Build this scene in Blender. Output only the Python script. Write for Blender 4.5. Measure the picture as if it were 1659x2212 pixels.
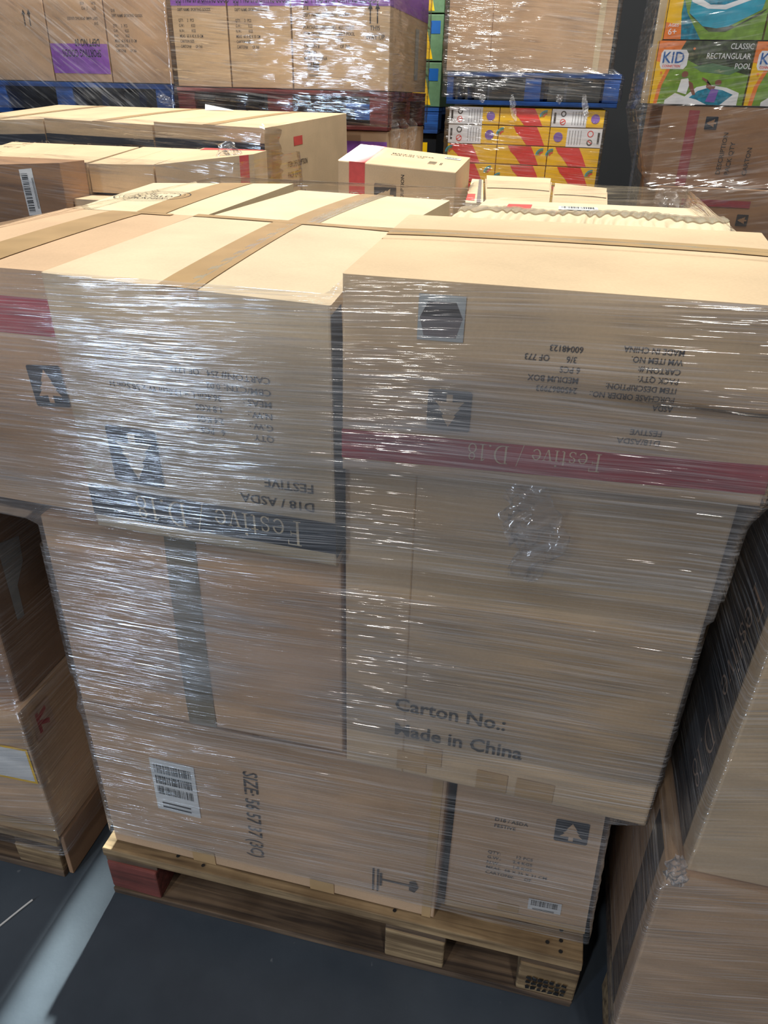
import bpy, math, random
import numpy as np
from mathutils import Vector, Matrix, noise
random.seed(7)
S = bpy.context.scene
for o in list(bpy.data.objects): bpy.data.objects.remove(o)
COL = S.collection
R = math.radians

# ---------------------------------------------------------------- camera
CAM = Vector((0, 0, 1.55)); F = 1600.0; PITCH, ROLL, YAW = 29.4, 1.4, 12.7
_fw = Vector((-math.sin(R(YAW))*math.cos(R(PITCH)), math.cos(R(YAW))*math.cos(R(PITCH)), -math.sin(R(PITCH))))
_rt = Vector((math.cos(R(YAW)), math.sin(R(YAW)), 0)); _up = _rt.cross(_fw)
c_r = math.cos(R(ROLL))*_rt + math.sin(R(ROLL))*_up
c_u = -math.sin(R(ROLL))*_rt + math.cos(R(ROLL))*_up
cd = bpy.data.cameras.new('camera'); cam = bpy.data.objects.new('camera', cd); COL.objects.link(cam)
cd.sensor_fit = 'VERTICAL'; cd.sensor_height = 36; cd.sensor_width = 27; cd.lens = F/2212*36; cd.clip_start = .02
m = Matrix((c_r, c_u, -_fw)).transposed().to_4x4(); m.translation = CAM; cam.matrix_world = m
S.camera = cam
def ray(px, py): return c_r*((px-829.5)/F) - c_u*((py-1106)/F) + _fw
def at(px, py, y): d = ray(px, py); return CAM + d*(y/d.y)
def atz(px, py, z): d = ray(px, py); return CAM + d*((z-CAM.z)/d.z)

# ---------------------------------------------------------------- light
w = bpy.data.worlds.new('warehouse_air'); S.world = w; w.use_nodes = True
bg = w.node_tree.nodes['Background']; bg.inputs[0].default_value = (.74, .82, 1, 1); bg.inputs[1].default_value = .06
def area(name, loc, target, sx, sy, power, col, spread=180):
    l = bpy.data.lights.new(name, 'AREA'); l.shape = 'RECTANGLE'; l.size = sx; l.size_y = sy; l.energy = power; l.color = col; l.spread = R(spread)
    o = bpy.data.objects.new(name, l); COL.objects.link(o); o.location = loc
    o.rotation_euler = (Vector(target)-Vector(loc)).to_track_quat('-Z', 'Y').to_euler(); return o
area('ceiling_light', (-.6, 3.0, 6.2), (-.6, 3.7, 1.2), 4.5, .4, 400, (1, .995, .92))
area('ceiling_light', (-.6, 3.4, 5.8), (-.6, 5.2, 1.5), 4.0, .3, 150, (1, .97, .88))  # unseen extra lamp, added to brighten the fronts of the rear cartons
area('ceiling_light', (-2.1, -5.6, 6.2), (-.5, .8, .9), .25, .8, 150, (1, .95, .88))
area('ceiling_light', (1.2, -2.2, 6.2), (.6, .9, .8), .3, 1.2, 78, (1, .95, .88))
area('dock_door_daylight', (-4.4, -6.0, 2.3), (-.6, .85, .9), .5, 3.6, 165, (.62, .78, 1))
l = bpy.data.lights.new('aisle_lamp', 'SPOT'); l.energy = 9500; l.color = (.93, 1, .93); l.spot_size = R(3.0); l.spot_blend = .4; l.shadow_soft_size = .13
o = bpy.data.objects.new('aisle_lamp', l); COL.objects.link(o); o.location = (-.975, 5.35, 2.75)
o.rotation_euler = (Vector((-.81, .66, 0))-Vector(o.location)).to_track_quat('-Z', 'Y').to_euler()
S.view_settings.view_transform = 'Standard'; S.view_settings.look = 'None'; S.view_settings.exposure = 0; S.view_settings.gamma = 1
S.view_settings.use_curve_mapping = False
S.cycles.transparent_max_bounces = 16; S.cycles.max_bounces = 6; S.cycles.sample_clamp_indirect = 4

# ---------------------------------------------------------------- materials
def lin(c): return tuple(((v/255+.055)/1.055)**2.4 if v > 10 else v/255/12.92 for v in c) + (1,)
class NT:
    def __init__(s, name):
        s.m = bpy.data.materials.new(name); s.m.use_nodes = True; s.t = s.m.node_tree; s.n = s.t.nodes; s.L = s.t.links
        s.b = s.n.get('Principled BSDF'); s.out = s.n.get('Material Output')
    def node(s, k, **kw):
        n = s.n.new(k)
        for a, v in kw.items():
            if a.startswith('i_'): n.inputs[a[2:].replace('_', ' ')].default_value = v
            else: setattr(n, a, v)
        return n
    def coords(s, scale=(1, 1, 1), rot=(0, 0, 0)):
        tc = s.node('ShaderNodeTexCoord'); mp = s.node('ShaderNodeMapping'); s.L.new(tc.outputs['Object'], mp.inputs[0])
        mp.inputs['Scale'].default_value = scale; mp.inputs['Rotation'].default_value = rot; return mp.outputs[0]
    def ramp(s, src, p0, p1, c0, c1):
        r = s.node('ShaderNodeValToRGB'); s.L.new(src, r.inputs[0]); e = r.color_ramp.elements
        e[0].position = p0; e[1].position = p1; e[0].color = c0; e[1].color = c1; return r.outputs[0]
def flat(name, c, rough=.6, var=.06, sc=40, metal=0, bump=0, stretch=(1, 1, 1), trans=0):
    t = NT(name); nz = t.node('ShaderNodeTexNoise'); nz.inputs['Scale'].default_value = sc; nz.inputs['Detail'].default_value = 5
    t.L.new(t.coords(stretch), nz.inputs['Vector'])
    l = lin(c); a = tuple(v*(1-var*2) for v in l[:3])+(1,); b = tuple(min(1, v*(1+var*2)) for v in l[:3])+(1,)
    t.L.new(t.ramp(nz.outputs['Fac'], .3, .7, a, b), t.b.inputs['Base Color']); t.b.inputs['Roughness'].default_value = rough
    t.b.inputs['Metallic'].default_value = metal
    if bump:
        bp = t.node('ShaderNodeBump'); bp.inputs['Strength'].default_value = bump; bp.inputs['Distance'].default_value = .002
        t.L.new(nz.outputs['Fac'], bp.inputs['Height']); t.L.new(bp.outputs[0], t.b.inputs['Normal'])
    if trans: t.b.inputs['Alpha'].default_value = 1-trans
    return t.m
def cardboard(name, c, dark=.0):
    t = NT(name); co = t.coords((1, 1, 1))
    a = t.node('ShaderNodeTexNoise'); a.inputs['Scale'].default_value = 5; a.inputs['Detail'].default_value = 4; t.L.new(co, a.inputs['Vector'])
    f = t.node('ShaderNodeTexNoise'); f.inputs['Scale'].default_value = 260; f.inputs['Detail'].default_value = 3; t.L.new(co, f.inputs['Vector'])
    cor = t.node('ShaderNodeTexNoise'); cor.inputs['Scale'].default_value = 1; cor.inputs['Detail'].default_value = 1; t.L.new(t.coords((150, 150, 3)), cor.inputs['Vector'])
    mx = t.node('ShaderNodeMath', operation='MULTIPLY_ADD'); t.L.new(f.outputs['Fac'], mx.inputs[0]); mx.inputs[1].default_value = .35; t.L.new(a.outputs['Fac'], mx.inputs[2])
    l = lin(c); lo = tuple(v*.86 for v in l[:3])+(1,); hi = tuple(min(1, v*1.10) for v in l[:3])+(1,)
    t.L.new(t.ramp(mx.outputs[0], .45, .9, lo, hi), t.b.inputs['Base Color']); t.b.inputs['Roughness'].default_value = .82
    t.b.inputs['Specular IOR Level'].default_value = .25
    bp = t.node('ShaderNodeBump'); bp.inputs['Strength'].default_value = .12; bp.inputs['Distance'].default_value = .002
    t.L.new(cor.outputs['Fac'], bp.inputs['Height']); t.L.new(bp.outputs[0], t.b.inputs['Normal'])
    return t.m
def film(name, haze=(.03, .3), tint=(.96, .95, .94, 1), rot=(0, 0, 0), vs=300, hs=4, strength=.8, rough=.10, gl=(.03, .30), wob=.03):
    """clear stretch film: see-through plastic, milky in pulled threads, with glossy horizontal wrinkles"""
    t = NT(name); t.n.remove(t.b)
    wb = t.node('ShaderNodeTexNoise'); wb.inputs['Scale'].default_value = 1.7; wb.inputs['Detail'].default_value = 1; t.L.new(t.coords(), wb.inputs['Vector'])
    base = t.coords((1, 1, 1), rot)
    mad = t.node('ShaderNodeVectorMath', operation='MULTIPLY_ADD'); t.L.new(wb.outputs['Color'], mad.inputs[0]); mad.inputs[1].default_value = (0, 0, wob); t.L.new(base, mad.inputs[2])
    def st(v, h, det=3, off=0):
        mp = t.node('ShaderNodeMapping'); mp.inputs['Scale'].default_value = (h, h, v); mp.inputs['Location'].default_value = (off, off, off); t.L.new(mad.outputs[0], mp.inputs[0])
        n = t.node('ShaderNodeTexNoise'); n.inputs['Scale'].default_value = 1; n.inputs['Detail'].default_value = det; n.inputs['Roughness'].default_value = .6; t.L.new(mp.outputs[0], n.inputs['Vector']); return n.outputs['Fac']
    fine = st(vs, hs, 2); mid = st(vs*.3, hs*.8, 3, 5); big = st(7, 2.2, 2, 9); thread = st(vs*1.3, hs*.7, 2, 3); blot = st(14, 5, 3, 21)
    def math_(op, a, b):
        n = t.node('ShaderNodeMath', operation=op)
        for i, v in enumerate((a, b)):
            if isinstance(v, (int, float)): n.inputs[i].default_value = v
            else: t.L.new(v, n.inputs[i])
        return n.outputs[0]
    g_ = lambda v: (v, v, v, 1)
    hsum = math_('ADD', math_('MULTIPLY', fine, .45), mid)
    bp = t.node('ShaderNodeBump'); bp.inputs['Strength'].default_value = strength; bp.inputs['Distance'].default_value = .006; t.L.new(hsum, bp.inputs['Height'])
    pw = math_('MULTIPLY', t.ramp(thread, .50, .66, g_(0), g_(1)), t.ramp(blot, .38, .62, g_(.15), g_(1)))
    hz = math_('ADD', math_('MULTIPLY', pw, haze[1]), math_('MULTIPLY', t.ramp(big, .35, .7, g_(.2), g_(1)), haze[0]*2.5))
    tr = t.node('ShaderNodeBsdfTransparent'); tr.inputs[0].default_value = tint
    df = t.node('ShaderNodeBsdfDiffuse'); df.inputs[0].default_value = (.84, .82, .82, 1)
    m1 = t.node('ShaderNodeMixShader'); t.L.new(hz, m1.inputs[0]); t.L.new(tr.outputs[0], m1.inputs[1]); t.L.new(df.outputs[0], m1.inputs[2])
    g = t.node('ShaderNodeBsdfGlossy'); g.inputs['Roughness'].default_value = rough; g.inputs[0].default_value = (1, 1, 1, 1); t.L.new(bp.outputs[0], g.inputs['Normal'])
    lw = t.node('ShaderNodeFresnel'); lw.inputs[0].default_value = 1.45
    gf = math_('MULTIPLY', math_('MULTIPLY', t.ramp(fine, .46, .64, g_(0), g_(1)), t.ramp(blot, .40, .60, g_(.2), g_(1))), gl[1])
    gf = math_('ADD', math_('MINIMUM', math_('ADD', math_('MULTIPLY', lw.outputs[0], .5), gf), .6), gl[0])
    m2 = t.node('ShaderNodeMixShader'); t.L.new(gf, m2.inputs[0]); t.L.new(m1.outputs[0], m2.inputs[1]); t.L.new(g.outputs[0], m2.inputs[2])
    t.L.new(m2.outputs[0], t.out.inputs[0]); return t.m
def wood(name, c, c2, stretch=(3, 60, 60)):
    t = NT(name); n = t.node('ShaderNodeTexNoise'); n.inputs['Scale'].default_value = 1.2; n.inputs['Detail'].default_value = 8; n.inputs['Distortion'].default_value = .6
    t.L.new(t.coords(stretch), n.inputs['Vector']); s2 = t.node('ShaderNodeTexNoise'); s2.inputs['Scale'].default_value = 9; s2.inputs['Detail'].default_value = 6; t.L.new(t.coords(), s2.inputs['Vector'])
    mx = t.node('ShaderNodeMix', data_type='RGBA', blend_type='MULTIPLY'); mx.inputs[0].default_value = .8
    t.L.new(t.ramp(n.outputs['Fac'], .35, .68, lin(c2), lin(c)), mx.inputs[6]); t.L.new(t.ramp(s2.outputs['Fac'], .35, .6, (.55, .5, .45, 1), (1, 1, 1, 1)), mx.inputs[7])
    t.L.new(mx.outputs[2], t.b.inputs['Base Color']); t.b.inputs['Roughness'].default_value = .8
    bp = t.node('ShaderNodeBump'); bp.inputs['Strength'].default_value = .4; bp.inputs['Distance'].default_value = .003; t.L.new(n.outputs['Fac'], bp.inputs['Height']); t.L.new(bp.outputs[0], t.b.inputs['Normal'])
    return t.m
M = {}
M['card'] = cardboard('cardboard', (210, 184, 150)); M['cardb'] = cardboard('cardboard_bleached', (210, 190, 160)); M['card2'] = cardboard('cardboard_pinkish', (202, 170, 138)); M['card3'] = cardboard('cardboard_pale', (216, 198, 166))
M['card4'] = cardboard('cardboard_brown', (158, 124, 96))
M['tape'] = flat('brown_packing_tape', (190, 158, 116), .28, .05, 14); M['tapeg'] = flat('greyish_packing_tape', (128, 118, 98), .35, .08, 14)
M['tapec'] = flat('clear_packing_tape', (196, 182, 158), .12, .05, 30, trans=.25)
M['ink'] = flat('dark_blue_black_ink', (36, 40, 50), .6); M['inks'] = flat('dark_grey_print', (62, 56, 54), .7); M['red'] = flat('crimson_ink', (172, 44, 62), .6)
M['redf'] = flat('faded_red_ink', (148, 70, 74), .7); M['pink'] = flat('red_ink_bright', (205, 78, 74), .6); M['purple'] = flat('purple_ink', (150, 92, 190), .6); M['paper'] = flat('white_label_paper', (225, 226, 226), .5, .02)
M['bar'] = flat('black_print', (28, 28, 30), .6); M['pal'] = flat('pale_ink', (190, 160, 140), .7); M['grey'] = flat('grey_print', (120, 112, 112), .7)
M['dgap'] = flat('grey_label', (168, 172, 172), .5)
M['wood'] = wood('pallet_wood', (182, 156, 118), (104, 84, 60)); M['woodd'] = wood('pallet_wood_weathered', (128, 106, 84), (66, 53, 44)); M['woodr'] = wood('red_painted_wood', (140, 74, 66), (100, 54, 48))
M['woodb'] = wood('blue_painted_wood', (36, 96, 180), (20, 62, 130)); M['woodm'] = wood('maroon_painted_wood', (150, 62, 58), (96, 40, 42))
M['yellow'] = flat('yellow_print', (246, 196, 12), .45, .02); M['coral'] = flat('coral_print', (224, 62, 56), .45, .02); M['white'] = flat('white_print', (236, 236, 240), .45, .02)
M['lilac'] = flat('lilac_print', (128, 92, 178), .45, .02); M['teal'] = flat('teal_print', (30, 160, 190), .4, .05); M['teald'] = flat('pool_water_print', (20, 130, 160), .4, .2, 60)
M['green'] = flat('grass_print', (120, 158, 50), .45, .15, 30); M['dgreen'] = flat('foliage_print', (62, 74, 44), .5, .35, 60); M['mgreen'] = flat('leaf_print', (96, 130, 96), .5)
M['orange'] = flat('orange_print', (238, 130, 50), .45, .04); M['skin'] = flat('skin_print', (134, 82, 64), .5); M['kidblue'] = flat('blue_logo_print', (22, 92, 168), .45, .02)
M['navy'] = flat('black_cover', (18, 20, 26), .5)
M['film'] = film('stretch_film_front', haze=(.045, .34), rot=(0, R(2.5), 0), vs=330, hs=4.5)
M['filmb'] = film('stretch_film_overlap', haze=(.02, .24), rot=(0, R(1), 0), vs=280, hs=4, gl=(.02, .27), strength=1)
M['film2'] = film('stretch_film_neighbours', haze=(.03, .22), rot=(0, R(14), 0), vs=260, hs=4)
M['film3'] = film('stretch_film_rear', haze=(.015, .16), rot=(0, R(-4), 0), vs=110, hs=5, gl=(.02, .30))
M['film4'] = film('stretch_film_thick', haze=(.10, .4), rot=(0, R(28), 0), vs=90, hs=6)

# ---------------------------------------------------------------- mesh helpers
class MB:
    def __init__(s): s.v = []; s.f = []; s.mi = []
    def add(s, vs, fs, mi=0):
        k = len(s.v); s.v += [tuple(p) for p in vs]
        for f in fs: s.f.append([k+i for i in f]); s.mi.append(mi)
    def grid(s, fn, n, m, mi=0):
        vs = [fn(i/n, j/m) for j in range(m+1) for i in range(n+1)]
        s.add(vs, [(j*(n+1)+i, j*(n+1)+i+1, (j+1)*(n+1)+i+1, (j+1)*(n+1)+i) for j in range(m) for i in range(n)], mi)
    def box(s, x0, x1, y0, y1, z0, z1, mi=0, jit=0):
        j = lambda: random.uniform(-jit, jit)
        vs = [(x+j(), y+j(), z+j()) for z in (z0, z1) for x, y in ((x0, y0), (x1, y0), (x1, y1), (x0, y1))]
        s.add(vs, [(0, 3, 2, 1), (4, 5, 6, 7), (0, 1, 5, 4), (1, 2, 6, 5), (2, 3, 7, 6), (3, 0, 4, 7)], mi)
    def build(s, name, mats, parent=None, bevel=0, smooth=False, weld=False):
        me = bpy.data.meshes.new(name); me.from_pydata(s.v, [], s.f)
        for mm in (mats if isinstance(mats, (list, tuple)) else [mats]): me.materials.append(M[mm] if isinstance(mm, str) else mm)
        me.polygons.foreach_set('material_index', s.mi)
        if smooth: me.polygons.foreach_set('use_smooth', [True]*len(me.polygons))
        me.update(); o = bpy.data.objects.new(name, me); COL.objects.link(o)
        if weld: o.modifiers.new('weld', 'WELD').merge_threshold = .0004
        if bevel:
            b = o.modifiers.new('bevel', 'BEVEL'); b.width = bevel; b.segments = 2; b.limit_method = 'ANGLE'; b.angle_limit = R(50)
        if parent:
            o.parent = parent; me.transform(Matrix.Translation(-parent.location))
        return o
def tag(o, label=None, cat=None, group=None, kind=None):
    for k, v in (('label', label), ('category', cat), ('group', group), ('kind', kind)):
        if v: o[k] = v
    return o
def thing(name, loc, label, cat, group=None):
    o = bpy.data.objects.new(name, None); o.empty_display_size = .05; COL.objects.link(o); o.location = loc; return tag(o, label, cat, group)

_tc = {}
def text_mesh(s, bold=0):
    key = s; s = key
    if (s, bold) not in _tc:
        cu = bpy.data.curves.new('t', 'FONT'); cu.body = s; cu.size = 1; cu.offset = bold; cu.resolution_u = 2
        o = bpy.data.objects.new('t', cu); COL.objects.link(o); dg = bpy.context.evaluated_depsgraph_get(); dg.update()
        me = o.evaluated_get(dg).to_mesh(); _tc[(s, bold)] = ([(v.co.x, v.co.y) for v in me.vertices], [list(p.vertices) for p in me.polygons])
        o.evaluated_get(dg).to_mesh_clear(); bpy.data.objects.remove(o)
    return _tc[(s, bold)]
# hand-drawn serif letters for the big carton printing
def _arc(cx, cy, rx, ry, a0, a1, wd, n=14):
    vs, fs = [], []
    for i in range(n+1):
        a = R(a0+(a1-a0)*i/n); k = wd*(.45+.55*abs(math.cos(a)))
        vs += [(cx+(rx-k/2)*math.cos(a), cy+(ry-k/2)*math.sin(a)), (cx+(rx+k/2)*math.cos(a), cy+(ry+k/2)*math.sin(a))]
    fs = [(2*i, 2*i+1, 2*i+3, 2*i+2) for i in range(n)]
    return vs, fs
def _r(x0, y0, x1, y1): return [(x0, y0), (x1, y0), (x1, y1), (x0, y1)], [(0, 1, 2, 3)]
def _d(x0, y0, x1, y1, wd): return [(x0-wd/2, y0), (x0+wd/2, y0), (x1+wd/2, y1), (x1-wd/2, y1)], [(0, 1, 2, 3)]
SER = {'F': (.50, [_r(.09, 0, .17, .7), _r(.02, 0, .25, .025), _r(.02, .672, .46, .7), _r(.43, .56, .46, .7), _r(.15, .345, .36, .372), _r(.34, .29, .36, .43)]),
 'e': (.42, [_arc(.21, .22, .16, .20, 8, 325, .065), _r(.06, .235, .37, .26)]),
 's': (.34, [_arc(.17, .325, .11, .10, 20, 262, .055), _arc(.165, .11, .12, .10, -160, 85, .055), _r(.27, .3, .285, .44), _r(.035, 0, .05, .14)]),
 't': (.27, [_r(.10, .03, .165, .56), _r(.02, .40, .25, .43), _arc(.18, .06, .05, .05, 180, 330, .04, 6)]),
 'i': (.23, [_r(.08, 0, .145, .43), _r(.02, 0, .21, .022), _r(.02, .41, .1, .43), _arc(.112, .60, .025, .025, 0, 360, .05, 8)]),
 'v': (.42, [_d(.19, 0, .07, .43, .065), _d(.21, 0, .36, .43, .03), _r(.0, .41, .16, .432), _r(.28, .41, .42, .432)]),
 '/': (.36, [_d(.05, -.1, .30, .75, .03)]), ' ': (.2, []),
 'D': (.68, [_r(.09, 0, .17, .7), _r(.02, 0, .3, .025), _r(.02, .675, .3, .7), _arc(.28, .35, .31, .34, -90, 90, .075)]),
 '.': (.2, [_arc(.09, .04, .025, .025, 0, 360, .05, 8)]),
 '1': (.34, [_r(.13, 0, .2, .66), _r(.04, 0, .29, .022), _d(.05, .56, .15, .66, .05)]),
 '8': (.44, [_arc(.21, .50, .12, .13, 0, 360, .055, 18), _arc(.21, .18, .155, .17, 0, 360, .06, 18)])}
def serif_mesh(s):
    V_, F_ = [], []; x = 0
    for ch in s:
        wd, parts = SER[ch]
        for vs, fs in parts:
            k = len(V_); V_ += [(a+x, b) for a, b in vs]; F_ += [[k+i for i in f] for f in fs]
        x += wd+.05
    return V_, F_

# ---------------------------------------------------------------- cartons
class Carton:
    """P: 4 bottom corners then 4 top corners, each front-left, front-right, back-right, back-left"""
    FC = {'front': (0, 1, 5, 4), 'right': (1, 2, 6, 5), 'back': (2, 3, 7, 6), 'left': (3, 0, 4, 7), 'top': (4, 5, 6, 7), 'bottom': (3, 2, 1, 0)}
    def __init__(s, P, label, mat='card', bulge=.003, seam='y', cat='carton', group=None, name='cardboard_carton', rumple=.0, flush=False):
        s.P = [Vector(p) for p in P]; c = sum((s.P[i] for i in range(4)), Vector())/4
        s.bulge = bulge; s.root = thing(name, c, label, cat, group); s.rumple = rumple
        b = MB()
        for f in s.FC:
            if f == 'top' and seam:
                ks = [0, .12, .25, .38, .488, .4985, .5015, .512, .62, .75, .88, 1]; n = len(ks)-1; mm = 8
                def fn(u, v, f=f):
                    i = ks[round(u*n)]; uu, vv = (i, v) if seam == 'y' else (v, i)
                    return s.surf(f, uu, vv, -.0035 if .495 < i < .505 else 0)
                if seam == 'y': b.grid(fn, n, mm)
                else:
                    k0 = len(b.f); b.grid(fn, n, mm)
                    for q in range(k0, len(b.f)): b.f[q] = b.f[q][::-1]
            else: b.grid(lambda u, v, f=f: s.surf(f, u, v, 0), 10, 8)
        s.body = b.build('carton_body', mat, s.root, bevel=.0035, weld=True)
    def surf(s, face, u, v, off=0):
        a, b, c, d = (s.P[i] for i in s.FC[face]); n = (b-a).cross(d-a).normalized()
        uu, vv = min(1, max(0, u)), min(1, max(0, v))
        k = s.bulge*(math.sin(math.pi*uu)*math.sin(math.pi*vv))**.6 if 0 < uu < 1 and 0 < vv < 1 else 0
        p = a*(1-u)*(1-v)+b*u*(1-v)+c*u*v+d*(1-u)*v
        if s.rumple and 0 < uu < 1 and 0 < vv < 1: k += s.rumple*noise.noise(p*9)
        return p+n*(k+off)
    def dim(s, face):
        a, b, c, d = (s.P[i] for i in s.FC[face]); return (b-a).length, (d-a).length
    def mapper(s, face, cu, cv, rot, off):
        W_, H_ = s.dim(face); ca, sa = round(math.cos(R(rot)), 6), round(math.sin(R(rot)), 6)
        return lambda x, y, o=0: s.surf(face, cu+(x*ca-y*sa)/W_, cv+(x*sa+y*ca)/H_, off+o)
    def text(s, face, u, v, size, lines, rot=0, mat='inks', name='printed_text', serif=False, lead=1.35, off=.0014, label=None, sx=1, bold=.008):
        mp = s.mapper(face, u, v, rot, off); b = MB()
        for i, ln in enumerate(lines):
            if isinstance(ln, tuple): dx, ln = ln
            else: dx = 0
            vs, fs = serif_mesh(ln) if serif else text_mesh(ln, bold)
            b.add([mp(x*size*sx+dx, y*size-i*size*lead) for x, y in vs], fs)
        o = b.build(name, mat, s.root); 
        if label: o['label'] = label
        return o
    def band(s, face, u0, u1, v0, v1, mat, name='printed_band', off=.0009, label=None):
        b = MB(); b.grid(lambda a, c: s.surf(face, u0+(u1-u0)*a, v0+(v1-v0)*c, off), 16, 8)
        o = b.build(name, mat, s.root)
        if label: o['label'] = label
        return o
    def decal(s, face, cu, cv, w_, h_, shapes, mats, name, rot=0, off=.0016, label=None, lay=.0001):
        """shapes: (material index, polygon in -0.5..0.5 units)"""
        mp = s.mapper(face, cu, cv, rot, off); b = MB()
        for k, (mi, poly) in enumerate(shapes):
            if len(poly) == 4 and poly[0][1] == poly[1][1] and poly[1][0] == poly[2][0] and abs(poly[1][0]-poly[0][0]) > .5:
                (x0, y0), (x1, y1) = poly[0], poly[2]
                b.grid(lambda a, c: mp((x0+(x1-x0)*a)*w_, (y0+(y1-y0)*c)*h_, k*lay), 8, 6, mi)
            else: b.add([mp(x*w_, y*h_, k*lay) for x, y in poly], [list(range(len(poly)))], mi)
        o = b.build(name, mats, s.root)
        if label: o['label'] = label
        return o
    def tape(s, axis='y', c=.5, wd=.05, mat='tape', drop=.05, over=True, a0=0, a1=1, face='top', label=None):
        W_, H_ = s.dim(face); b = MB(); k = (wd/2)/(W_ if axis == 'y' else H_)
        if axis == 'y': b.grid(lambda a, t: s.surf(face, c-k+2*k*a, a0+(a1-a0)*t, .0012), 4, 10)
        else: b.grid(lambda a, t: s.surf(face, a0+(a1-a0)*a, c-k+2*k*t, .0012), 10, 4)
        if drop and axis == 'y' and face == 'top':
            Wf, Hf = s.dim('front'); b.grid(lambda a, t: s.surf('front', c-k+2*k*a, 1-drop/Hf*(1-t), .0012), 4, 3)
        o = b.build('packing_tape', mat, s.root)
        if label: o['label'] = label
        return o
    def emblem(s, face, cu, cv, sz, rot=0, mat='ink', under='card', h=None):
        q = [(-.5, -.46), (-.46, -.5), (.46, -.5), (.5, -.46), (.5, .46), (.46, .5), (-.46, .5), (-.5, .46)]
        tree = [(-.07, -.40), (.07, -.40), (.07, -.22), (.34, -.24), (.20, -.08), (.25, -.06), (.12, .10), (.16, .12), (0, .40), (-.16, .12), (-.12, .10), (-.25, -.06), (-.20, -.08), (-.34, -.24), (-.07, -.22)]
        o = s.decal(face, cu, cv, sz, h or sz, [(0, q)], [mat], 'tree_emblem', rot, label='dark square with a pine tree cut out')
        s.decal(face, cu, cv, sz, h or sz, [(0, tree)], [under], 'tree', rot, off=.0022).parent = o
        return o
    def barcode(s, face, cu, cv, w_, h_, rot=0, paper='paper', name='barcode_label', rows=1, seed=1, label='barcode sticker'):
        rd = random.Random(seed); sh = [(0, [(-.5, -.5), (.5, -.5), (.5, .5), (-.5, .5)])] if paper else []
        for r_ in range(rows):
            y1 = .40-r_*(.62/rows); y0 = y1-.48/rows; x = -.42
            while x < .40:
                q = rd.choice((.008, .012, .02, .028)); sh.append((1, [(x, y0), (x+q, y0), (x+q, y1), (x, y1)])); x += q+rd.choice((.01, .016, .026))
        for i in range(2): sh.append((1, [(-.36, -.36-.08*i), (.3, -.36-.08*i), (.3, -.33-.08*i), (-.36, -.33-.08*i)]))
        if not paper: return s.decal(face, cu, cv, w_, h_, sh, [paper or 'card', 'bar'], name, rot, label=label, lay=0)
        o = s.decal(face, cu, cv, w_, h_, sh[:1], [paper], name, rot, label=label)
        s.decal(face, cu, cv, w_, h_, [(0, p) for _, p in sh[1:]], ['bar'], 'barcode', rot, off=.0022, lay=0).parent = o
        return o
def P8(x0, x1, y0, y1, z0, z1): return [(x, y, z) for z in (z0, z1) for x, y in ((x0, y0), (x1, y0), (x1, y1), (x0, y1))]
def PPX(pxl, pyt, pxr, pyb, y, depth):
    a, b, c, d = at(pxl, pyt, y), at(pxr, pyt, y), at(pxl, pyb, y), at(pxr, pyb, y)
    x0, x1 = (a.x+c.x)/2, (b.x+d.x)/2; z1, z0 = (a.z+b.z)/2, (c.z+d.z)/2
    return P8(x0, x1, y, y+depth, z0, z1)
def bounds(px): return px

# ---------------------------------------------------------------- setting
def floor_mat():
    t = NT('painted_concrete'); n = t.node('ShaderNodeTexNoise'); n.inputs['Scale'].default_value = 2.2; n.inputs['Detail'].default_value = 9; n.inputs['Roughness'].default_value = .65
    t.L.new(t.coords(), n.inputs['Vector']); t.L.new(t.ramp(n.outputs['Fac'], .3, .75, lin((56, 64, 74)), lin((76, 86, 97))), t.b.inputs['Base Color'])
    t.L.new(t.ramp(n.outputs['Fac'], .3, .7, (.36,)*3+(1,), (.55,)*3+(1,)), t.b.inputs['Roughness'])
    f = t.node('ShaderNodeTexNoise'); f.inputs['Scale'].default_value = 120; t.L.new(t.coords(), f.inputs['Vector'])
    sp = t.node('ShaderNodeTexNoise'); sp.inputs['Scale'].default_value = 34; sp.inputs['Detail'].default_value = 3; t.L.new(t.coords((1, .5, 1)), sp.inputs['Vector'])
    mx = t.node('ShaderNodeMix', data_type='RGBA'); t.L.new(t.ramp(sp.outputs['Fac'], .72, .78, (0, 0, 0, 1), (.6, .6, .6, 1)), mx.inputs[0])
    t.L.new(t.b.inputs['Base Color'].links[0].from_socket, mx.inputs[6]); mx.inputs[7].default_value = lin((150, 155, 160)); t.L.new(mx.outputs[2], t.b.inputs['Base Color'])
    bp = t.node('ShaderNodeBump'); bp.inputs['Strength'].default_value = .15; bp.inputs['Distance'].default_value = .001; t.L.new(f.outputs['Fac'], bp.inputs['Height']); t.L.new(bp.outputs[0], t.b.inputs['Normal']); return t.m
M['floor'] = floor_mat(); M['wall'] = flat('grey_wall_panel', (34, 36, 40), .7, .05, 3)
b = MB(); b.box(-9, 7, -9, 9, -.1, 0); tag(b.build('floor', 'floor'), kind='structure', label='smooth dark grey warehouse floor')
b = MB()
for i in range(40): b.box(-9+i*.4, -9+i*.4+.37, 9, 9.06+.03*(i % 2), 0, 6.8)
tag(b.build('wall_back', 'wall'), kind='structure')

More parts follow.
